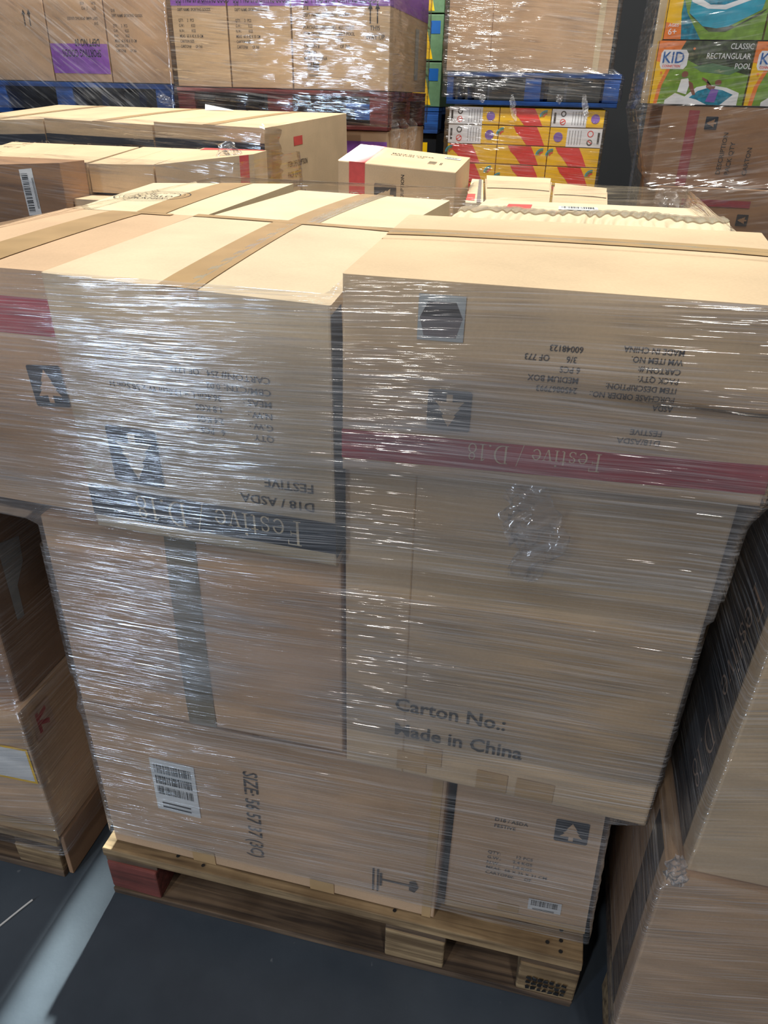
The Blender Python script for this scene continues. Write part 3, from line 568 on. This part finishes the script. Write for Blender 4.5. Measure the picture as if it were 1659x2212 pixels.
bx = (H3.P[0].x, H2.P[1].x)
hz = min(p.z for p in list(H1.P[:4])+list(H2.P[:4])+list(H3.P[:4]))-.004
Carton(P8(bx[0]+.10, bx[1], 2.72, 3.25, .145, hz), 'carton hidden below the pale open tops', 'card', .002)
pallet(base[0].x-.04, bx[1], 2.62, 3.3, 0, .14, 'pallet hidden behind the front stack')

# ---------------------------------------------------------------- rear: purple-banded cartons on raised pallets
def printed(Cc, big=False, flip=False):
    W_, H_ = Cc.dim('front'); rot = 180 if flip else 0
    if big:
        Cc.text('front', .12, .685, .022, ['D18', 'DEPT NAME: SPORTING GOODS', '', 'PURCHASE ORDER NO.: 4551122227', 'ITEM DESCRIPTION:    FAMILY POOL', 'PACK QTY:                  2 PCS', 'CARTON #                 ___ OF 760', 'ITEM NO.', 'MADE IN CHINA'], rot, lead=1.2, sx=.75)
        Cc.barcode('front', .22, .18, .075, .075, 0, paper=None, seed=5, label='printed barcode')
        Cc.text('front', .80, .52, .028, ['THIS', (-.02, 'WAY UP')], 0, sx=.9)
    else:
        Cc.text('front', .90 if flip else .12, .72 if not flip else .62, .019, ['D18', 'DEPT NAME: SPORTING GOODS', '', 'QTY:      2   PCS', 'G.W.:           KGS', 'N.W.:           KGS', 'MEAS:  60 X 42 X 35 CM', 'CARTON SIZE', 'CARTON#       OF 760'], rot, lead=1.2, sx=.66)
def arrows(Cc, cu, cv, sz):
    sh = []
    for dx in (-.3, .3): sh += [(0, [(dx-.05, -.5), (dx+.05, -.5), (dx+.05, .2), (dx-.05, .2)]), (0, [(dx-.2, .2), (dx+.2, .2), (dx, .5)])]
    Cc.decal('front', cu, cv, sz, sz*1.4, sh, ['inks'], 'arrow_marks', label='two upward arrows')
PY = 4.2
xr = [at(p, 200, PY).x for p in (386, 502, 634, 841)]; zt = at(600, 193, PY).z; zb = at(600, 275, PY).z
RL = ['narrow carton with a purple band above the maroon pallet, leftmost', 'narrow carton with a purple band above the maroon pallet, middle one', 'wide carton with a purple band, barcode and THIS WAY UP arrows']
RP = []
for i in range(3):
    Cc = Carton(P8(xr[i]+.004, xr[i+1]-.004, PY, PY+1.0, zt+.004, zt+.50), RL[i], 'card', .003); RP.append(Cc)
    Cc.band('front', 0, 1, .72, .97, 'purple', label='purple band'); Cc.text('front', .10, .745, .055, ['DEPT NO 09 SPORTING GOODS'], 0, sx=.38 if i < 2 else .50, mat='ink'); printed(Cc, i == 2)
arrows(RP[2], .84, .66, .06)
for f_ in ('right',): RP[2].band(f_, 0, 1, .72, .97, 'purple', label='purple band')
RP[2].band('right', .62, .72, .12, .62, 'dgap', 'tape_strip', off=.002, label='pale strip on the side')
pallet(xr[0], xr[3], PY-.02, PY+1.0, zb, zt-zb, 'maroon pallet raised on cartons, rear centre left', mats=('woodm', 'woodm'))
Q = []
for i in range(4):
    xa = xr[0]+(xr[3]-xr[0])*i/4; xb_ = xr[0]+(xr[3]-xr[0])*(i+1)/4
    Cc = Carton(P8(xa+.004, xb_-.004, PY+.0, PY+1.0, .7, zb-.004), 'purple-banded carton beneath the maroon pallet, %s' % ['far left of four', 'second of four from the left', 'third of four from the left', 'rightmost of four'][i], 'card2', .003)
    Cc.band('front', 0, .99, .80, .93, 'purple', label='purple band'); Q.append(Cc)
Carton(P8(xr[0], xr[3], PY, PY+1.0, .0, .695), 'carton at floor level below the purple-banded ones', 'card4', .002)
rf = wrap([(zb+.015, xr[0]-.01, xr[3]+.01, PY-.035, PY+1.02), (zt-.05, xr[0]-.012, xr[3]+.012, PY-.035, PY+1.02), (zt+.02, xr[0]-.012, xr[3]+.012, PY-.02, PY+1.02), (zt+.5, xr[0]-.012, xr[3]+.012, PY-.018, PY+1.02)],
     'shiny stretch film round the purple-banded cartons on the maroon pallet', 'film3', nx=150, amp=.009, seed=31)
for i, (dx, ln) in enumerate(((.02, .12), (.25, .10), (.48, .14))):
    yy = PY+dx; crumple('film_strand', [(xr[3]+.02, yy, zb+.05), (xr[3]+.03, yy+.02, zb), (xr[3]+.02, yy+.03, zb-ln)], .05, 'film4', rf, n=12, seed=i)
# left one on the blue pallet
BY = 4.3
xl = [at(p, 185, BY).x for p in (-75, 122, 245, 377)]; zt = at(190, 179, BY).z; zb = at(190, 258, BY).z
BL = ['carton printed with two arrows above the blue pallet, left edge', 'upside-down carton with its purple band at the bottom, above the blue pallet', 'carton with its purple band at the top, right end of the blue pallet']
for i in range(3):
    Cc = Carton(P8(xl[i]+.004, xl[i+1]-.004, BY, BY+1.0, zt+.004, zt+.46), BL[i], 'card2', .003)
    if i == 1: Cc.band('front', 0, 1, .09, .40, 'purple', label='purple band'); Cc.text('front', .88, .34, .05, ['SPORTING GOODS', 'DEPT NO 09'], 180, mat='ink', sx=.55, lead=1.0); printed(Cc, flip=True)
    else: Cc.band('front', 0, 1, .88, 1.0, 'purple', label='purple band'); printed(Cc)
    if i == 0: arrows(Cc, .82, .66, .055)
pallet(xl[0], xl[3], BY-.02, BY+1.0, zb, zt-zb, 'blue painted pallet raised at the rear left', mats=('woodb', 'woodb'), blocks=[(xl[0], xl[0]+.28), (xl[1]-.0, xl[1]+.11), (xl[3]-.11, xl[3])])
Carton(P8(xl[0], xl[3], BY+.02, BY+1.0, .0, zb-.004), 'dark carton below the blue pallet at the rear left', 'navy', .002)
wrap([(zb+.05, xl[0]-.01, xl[3]+.01, BY-.035, BY+1.02), (zt+.02, xl[0]-.012, xl[3]+.012, BY-.022, BY+1.02), (zt+.46, xl[0]-.012, xl[3]+.012, BY-.018, BY+1.02)],
     'creased stretch film round the cartons on the rear left blue pallet', film('stretch_film_creased', haze=(.03, .28), rot=(0, R(-35), 0), vs=50, hs=4, gl=(.02, .3)), nx=130, amp=.008, seed=41)
crumple('film_shreds', [at(340, 205, BY-.06), at(358, 218, BY-.06), at(378, 226, BY-.06)], .05, 'film4', label='twisted end of film at the corner of the rear left blue pallet', cat='film scrap', n=12)
# sheet of paper on the dark-banded row
b = MB(); p0, p1, p2 = at(443, 225, 3.95), at(443, 238, 3.9), at(505, 238, 3.9)
b.add([p1, p2, p0, p1+Vector((0, .004, 0)), p2+Vector((0, .004, 0)), p0+Vector((0, .004, 0))], [(0, 1, 2), (5, 4, 3), (0, 2, 5, 3), (0, 3, 4, 1), (1, 4, 5, 2)])
tag(b.build('paper_sheet', 'paper'), 'white paper corner sticking up behind the dark-banded cartons', 'paper')

# ---------------------------------------------------------------- rear gap: patterned display boxes on a blue pallet
GY = 5.75
ga = at(903, 100, GY).x; gb = at(956, 100, GY).x; zt = at(930, 232, GY).z
for i in range(3):
    z0 = zt+i*.27; Cc = Carton(P8(ga-.12, gb, GY, GY+.7, z0+.004, z0+.266), ['green patterned toy carton in the gap, lowest', 'green patterned toy carton in the gap, one up from the lowest', 'green patterned toy carton in the gap, top one'][i], 'mgreen', 0, seam=None, name='printed_carton')
    Cc.decal('front', .7, .5, .22, .24, [(0, [(-.5, -.5), (.1, -.5), (-.1, .2), (-.5, .3)]), (1, [(.0, .1), (.3, .1), (.3, .4), (.0, .4)]), (2, [(-.4, .3), (.0, .2), (-.3, .5)])], ['yellow', 'kidblue', 'dgreen'], 'printed_pattern')
pallet(ga-.9, gb, GY-.02, GY+1.0, zt-.16, .16, 'blue pallet deep in the gap under the patterned toy cartons', mats=('woodb', 'woodb'))
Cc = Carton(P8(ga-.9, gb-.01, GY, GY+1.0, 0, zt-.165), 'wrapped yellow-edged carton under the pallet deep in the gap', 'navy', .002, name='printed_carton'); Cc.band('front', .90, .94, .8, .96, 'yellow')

# ---------------------------------------------------------------- rear centre: yellow boxes, blue pallet, big brown carton
YY = 5.0
zt = at(1130, 158, YY).z; zb = at(1130, 228, YY).z; xa, xb = at(965, 200, YY).x, at(1338, 200, YY).x
pallet(xa, xb, YY-.02, YY+1.0, zb, zt-zb, 'bright blue pallet with torn film, over the yellow boxes', mats=('woodb', 'woodb'), blocks=[(xa, xa+.04), (at(1133, 200, YY).x, at(1168, 200, YY).x), (xb-.09, xb)])
x1 = at(1322, 100, YY).x
BC = Carton(P8(xa-.01, x1, YY, YY+.95, zt+.004, zt+.62), 'big plain brown carton on the bright blue pallet', 'card2', .006); BC.band('front', .90, .935, 0, 1, 'card3', 'flap_strip'); BC.band('front', .27, .275, 0, 1, 'card4', 'flap_crease')
bf = wrap([(zb+.035, xa-.02, xb+.01, YY-.035, YY+1.0), (zt-.01, xa-.02, xb+.01, YY-.035, YY+1.0), (zt+.03, xa-.03, x1+.02, YY-.02, YY+1.0), (zt+.62, xa-.03, x1+.02, YY-.018, YY+1.0)],
     'glossy stretch film round the big brown carton and the bright blue pallet', 'film3', nx=150, amp=.009, seed=51)
for i, (p, q) in enumerate(((1040, 222), (1106, 262), (1206, 225), (1262, 260))):
    crumple('film_strand', [at(p, 204, YY-.05), at(p+2, (204+q)/2, YY-.05), at(p+(q-204)*.12, q, YY-.05)], .035, 'film4', bf, n=14, seed=20+i)
# grid of yellow boxes: 3 columns, 6 rows
cols = [at(p, 300, YY).x for p in (967, 1076, 1188, 1300)]; rz = [at(1130, p, YY).z for p in (233, 273, 315, 357, 399, 441)]
cols = [at(967, 300, YY).x+i*(at(1300, 300, YY).x-at(967, 300, YY).x)/3 for i in range(4)]
rown = ['top', 'second', 'third', 'fourth', 'lowest visible']; coln = ['left', 'middle', 'right']
sw = [(-.34, .5), (.12, .5), (.20, .1), (.30, -.5), (-.05, -.5), (-.18, -.05), (-.28, .2)]
def rainbow(cx, cy, flip=1):
    sh = []
    for mi, r0 in ((3, .10), (2, .17), (4, .24)):
        n = 8
        for i in range(n):
            a, a2 = math.pi*(.5+.5*i/n), math.pi*(.5+.5*(i+1)/n); k = lambda r, t: (cx+r*.5*math.cos(t)*1.0, cy+flip*r*1.3*math.sin(t))
            sh.append((mi, [k(r0, a), k(r0+.05, a), k(r0+.05, a2), k(r0, a2)]))
    return sh
white_spec = {(0, 0): 1, (0, 2): 1, (1, 0): 1, (1, 2): -1}
for r_ in range(5):
    for c_ in range(3):
        Cc = Carton(P8(cols[c_]+.002, cols[c_+1]-.002, YY, YY+.5, rz[r_+1]+.003, rz[r_]-.001), 'yellow toy carton, %s column, %s row under the bright blue pallet' % (coln[c_], rown[r_]), 'yellow', 0, seam=None, name='toy_carton', group='yellow toy cartons under the blue pallet')
        W_, H_ = Cc.dim('front'); mats = ['coral', 'white', 'mgreen', 'coral', 'teal', 'lilac', 'inks', 'yellow']
        ws = white_spec.get((r_, c_))
        if ws:
            sh = [(1, [(-.5, -.5), (.17, -.5), (.17, .5), (-.5, .5)])] if ws > 0 else [(1, [(-.17, -.5), (.5, -.5), (.5, .5), (-.17, .5)])]
            k = 1 if ws > 0 else -1
            for i in range(5): x = k*(-.1+i*.055); sh.append((6, [(x-.004, -.38), (x+.004, -.38), (x+.004, .38), (x-.004, .38)]))
            ci = lambda cx, cy, r, n=16: [(cx+r*math.cos(2*math.pi*i/n)*H_/W_, cy+r*math.sin(2*math.pi*i/n)) for i in range(n)]
            sh += [(5, ci(k*.335, 0, .27)), (6, ci(k*-.28, .24*k, .17)), (1, ci(k*-.28, .24*k, .10)), (3, ci(k*-.28, -.22*k, .18)), (1, ci(k*-.28, -.22*k, .13)), (3, [(k*-.33, -.27), (k*-.31, -.31), (k*-.23, -.15), (k*-.25, -.12)]), (6, [(k*-.44-.02, -.3), (k*-.44+.02, -.3), (k*-.44+.02, .3), (k*-.44-.02, .3)])]
        else:
            fl = -1 if (r_+c_) % 2 == 0 and r_ > 2 else 1; dx = [-.12, .05, -.02][c_]+.08*(r_ % 2)
            sh = [(0, [(x+dx, y) for x, y in sw])]+rainbow(.42 if (r_+c_) % 2 else -.40, .05 if fl > 0 else -.3)
        Cc.decal('front', .5, .5, W_*.998, H_*.99, sh, mats, 'printed_artwork', off=.001)
Carton(P8(cols[0], cols[3], YY+.01, YY+.5, 0, rz[5]-.004), 'yellow base carton hidden under the yellow toy boxes', 'yellow', .001)
Carton(P8(cols[0], cols[3], YY+.51, YY+1.0, 0, rz[0]), 'carton behind the yellow toy boxes', 'card', .001)
wrap([(rz[5], cols[0]-.02, cols[3]+.01, YY-.018, YY+1.02), (rz[0]-.005, cols[0]-.02, cols[3]+.01, YY-.018, YY+1.02)], 'shiny stretch film over the yellow toy boxes', 'film3', nx=130, amp=.008, seed=61)

# ---------------------------------------------------------------- rear right: pool boxes over a pinkish wrapped stack
KY = 4.0
k0, k1, k2 = at(1402, 225, KY).x, at(1603, 225, KY).x, at(1603, 225, KY).x+.43
zb = at(1500, 227, KY).z; H_ = .245
def ell(cx, cy, rx, ry, n=16, a0=0, a1=360): return [(cx+rx*math.cos(R(a0+(a1-a0)*i/n)), cy+ry*math.sin(R(a0+(a1-a0)*i/n))) for i in range(n)]
def art(kind):
    full = [(0, [(-.5, -.5), (.5, -.5), (.5, .5), (-.5, .5)])]
    if kind == 'a':      # title side with two bathers in the pool
        return full + [(1, [(-.5, .5), (.5, .5), (.5, -.02), (.2, .08), (-.05, .12), (-.3, .30), (-.5, .20)]),
          (9, [(-.1, .10), (.1, .16), (.30, .10), (.48, .12), (.30, -.02), (.0, .02)]),
          (2, [(-.50, -.5), (-.43, -.5), (-.41, -.2), (-.34, .1), (-.22, .5), (-.50, .5)]), (3, [(-.50, .18), (-.34, .12), (-.22, .5), (-.50, .5)]), (3, [(-.46, -.5), (-.42, -.5), (-.40, -.2), (-.33, .1), (-.37, .1), (-.44, -.2)]),
          (4, [(-.44, .06), (-.20, .06), (-.17, .12), (-.17, .30), (-.20, .36), (-.44, .36), (-.46, .30), (-.46, .12)]),
          (4, [(-.22, -.5), (-.02, -.22), (.10, -.18), (.30, -.22), (.44, -.30), (.44, -.5)]), (5, [(-.16, -.5), (-.0, -.28), (.10, -.23), (.26, -.26), (.38, -.33), (.26, -.5)]),
          (6, ell(-.17, -.02, .035, .05)), (4, [(-.22, -.30), (-.20, -.10), (-.13, -.08), (-.10, -.16), (-.12, -.34)]), (6, [(-.12, -.12), (-.07, -.16), (-.02, -.34), (-.05, -.35), (-.10, -.22)]),
          (4, [(-.34, -.44), (-.24, -.32), (-.12, -.38), (.0, -.42), (.12, -.5), (-.34, -.5)]),
          (6, ell(.20, -.14, .035, .045)), (6, [(.08, -.10), (.02, -.06), (.02, -.09), (.14, -.20), (.18, -.20), (.16, -.28), (.08, -.22)]), (8, [(.10, -.45), (.14, -.24), (.22, -.26), (.20, -.46)])] + [(3, ell(x, y, .014, .02, 8)) for x, y in ((-.44, .42), (-.40, .46), (-.34, .40), (-.12, .38), (-.43, .0))]
    if kind == 'b':      # pool on the lawn
        return full + [(2, [(-.50, -.5), (-.32, -.5), (-.36, -.1), (-.36, .5), (-.50, .5)]), (3, [(-.50, -.5), (-.32, -.5), (-.34, -.28), (-.50, -.24)]),
          (5, [(-.32, -.5), (-.12, -.5), (-.30, -.1), (-.35, .1), (-.355, -.1)]), (1, [(-.28, -.12), (-.05, -.38), (.12, -.38), (.44, -.12), (.5, -.02), (.2, -.3)]),
          (7, [(-.28, .10), (-.28, -.10), (-.12, -.30), (.02, -.33), (.14, -.30), (.44, -.05), (.46, .16), (.10, .0), (-.12, .0)]),
          (4, [(-.28, .10), (-.27, .06), (-.10, -.04), (.08, -.05), (.40, .14), (.46, .22), (.42, .30), (.20, .42), (-.02, .38), (-.22, .20)]),
          (5, [(-.20, .12), (-.08, .02), (.06, .02), (.36, .18), (.38, .24), (.18, .36), (.0, .32), (-.16, .18)]),
          (6, [(-.14, .42), (-.10, .14), (-.06, .12), (-.06, .42)]), (6, [(.06, .46), (.05, .15), (.09, .14), (.13, .46)]), (8, [(.20, .12), (.28, .14), (.30, .44), (.22, .44)]), (4, ell(.1, .12, .08, .03))]
    return full + [(1, [(-.5, -.1), (.5, -.1), (.5, .5), (-.5, .5)]), (1, [(-.5, .5), (.5, .5), (.5, .3), (-.5, .3)])]
am = ['green', 'dgreen', 'yellow', 'orange', 'white', 'teald', 'skin', 'teal', 'lilac', 'mgreen']
KB = []
for (xa_, xb_, z0_, kind, lab) in ((k0, k1, zb, 'a', 'rectangular pool carton with bathers, bottom left, resting on the pinkish stack'), (k0+.012, k1+.02, zb+H_, 'b', 'pool carton picturing a blue rectangular pool, above the one with bathers'),
                         (k1+.006, k2, zb, 'a', 'rectangular pool carton cut by the right edge, lower one'), (k1+.026, k2+.02, zb+H_, 'c', 'upside-down pool carton cut by the right edge, upper one')):
    Cc = Carton(P8(xa_, xb_, KY, KY+.62, z0_+.002, z0_+H_-.002), lab, 'dgreen', 0, seam=None, name='pool_carton', group='rectangular pool cartons'); KB.append(Cc)
    W_, hh = Cc.dim('front'); Cc.decal('front', .5, .5, W_*.998, hh*.996, art(kind), am, 'printed_artwork', off=.001)
    if kind == 'a':
        Cc.text('front', .055, .655, .060, ['KID'], 0, mat='kidblue', off=.0045, sx=.95); Cc.text('front', .07, .585, .014, ['CONNECTION'], 0, mat='coral', off=.0045, sx=.8)
        Cc.text('front', .66, .88, .030, [(.035, 'CLASSIC'), (-.055, 'RECTANGULAR'), (.068, 'POOL')], 0, mat='white', off=.0045, sx=.85, lead=1.22)
    if kind == 'b': Cc.text('front', .03, .19, .018, ['AGES'], 0, mat='white', off=.0045); Cc.text('front', .035, .07, .034, ['6+'], 0, mat='white', off=.0045)
    if kind == 'c': Cc.text('front', .42, .12, .034, [(0, 'CLASSIC'), (-.055, 'RECTANGULAR'), (.04, 'POOL')], 180, mat='white', off=.0045, sx=.85, lead=1.22)
    Cc.band('left', 0, 1, 0, 1, 'card3', 'side_panel'); Cc.band('left', .85, 1, 0, 1, 'yellow', 'printed_edge', off=.002)
g0 = at(1432, 235, KY).x; gz = zb-.004; g1 = at(1420, 402, KY-.05); gz1 = g1.z
G1 = Carton(P8(g0, g0+1.0, KY, KY+1.0, gz1+.003, gz), 'pinkish wrapped carton with a tree emblem directly below the pool cartons', 'card4', .003)
G1.band('front', .115, .160, 0, .95, 'redf', label='faded red stripe'); G1.emblem('front', .218, .80, .052, 90, under='card4'); G1.text('front', .30, .16, .028, ['DESCRIPTION', 'PACK QTY', '', 'CARTON'], 90)
G2 = Carton(P8(g1.x, g1.x+1.0, KY-.05, KY+1.0, .62, gz1), 'darker wrapped carton below the tree emblem one, rear right', 'card4', .003)
G2.emblem('front', .40, .78, .05, 90, mat='inks', under='card4'); G2.band('front', .12, .42, .87, .92, 'redf')
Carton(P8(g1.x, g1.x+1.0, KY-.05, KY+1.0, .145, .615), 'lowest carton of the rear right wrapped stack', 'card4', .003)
pallet(g1.x, g1.x+1.0, KY-.05, KY+1.0, 0, .14, 'pallet beneath the rear right wrapped stack')
wrap([(.3, g1.x-.05, g1.x+1.03, KY-.075, KY+1.03), (gz1-.01, g1.x-.06, g1.x+1.03, KY-.075, KY+1.03), (gz1+.05, g1.x-.07, g1.x+1.03, KY-.03, KY+1.03), (gz-.02, k0-.05, g1.x+1.03, KY-.028, KY+1.03), (gz+.02, k0-.04, g1.x+1.03, KY-.022, KY+1.03), (gz+.52, k0-.03, g1.x+1.03, KY-.022, KY+.95)],
     'clear stretch film round the pool cartons and pinkish stack, rear right', film('stretch_film_pool', haze=(.02, .16), rot=(0, R(10), 0), vs=60, hs=6, gl=(.0, .22)), nx=150, amp=.010, seed=71)
crumple('film_shreds', [at(1418, 445, 3.9), at(1440, 430, 3.9), at(1462, 458, 3.88)], .10, 'film4', label='crumpled film ruffle at the foot of the rear right wrapped stack', cat='film scrap', n=16, seed=3)
crumple('film_shreds', [at(1470, 455, 3.9), at(1500, 448, 3.9), at(1520, 462, 3.9)], .07, 'film4', label='smaller film ruffle right of the crumpled one at the rear right', cat='film scrap', n=16, seed=9)
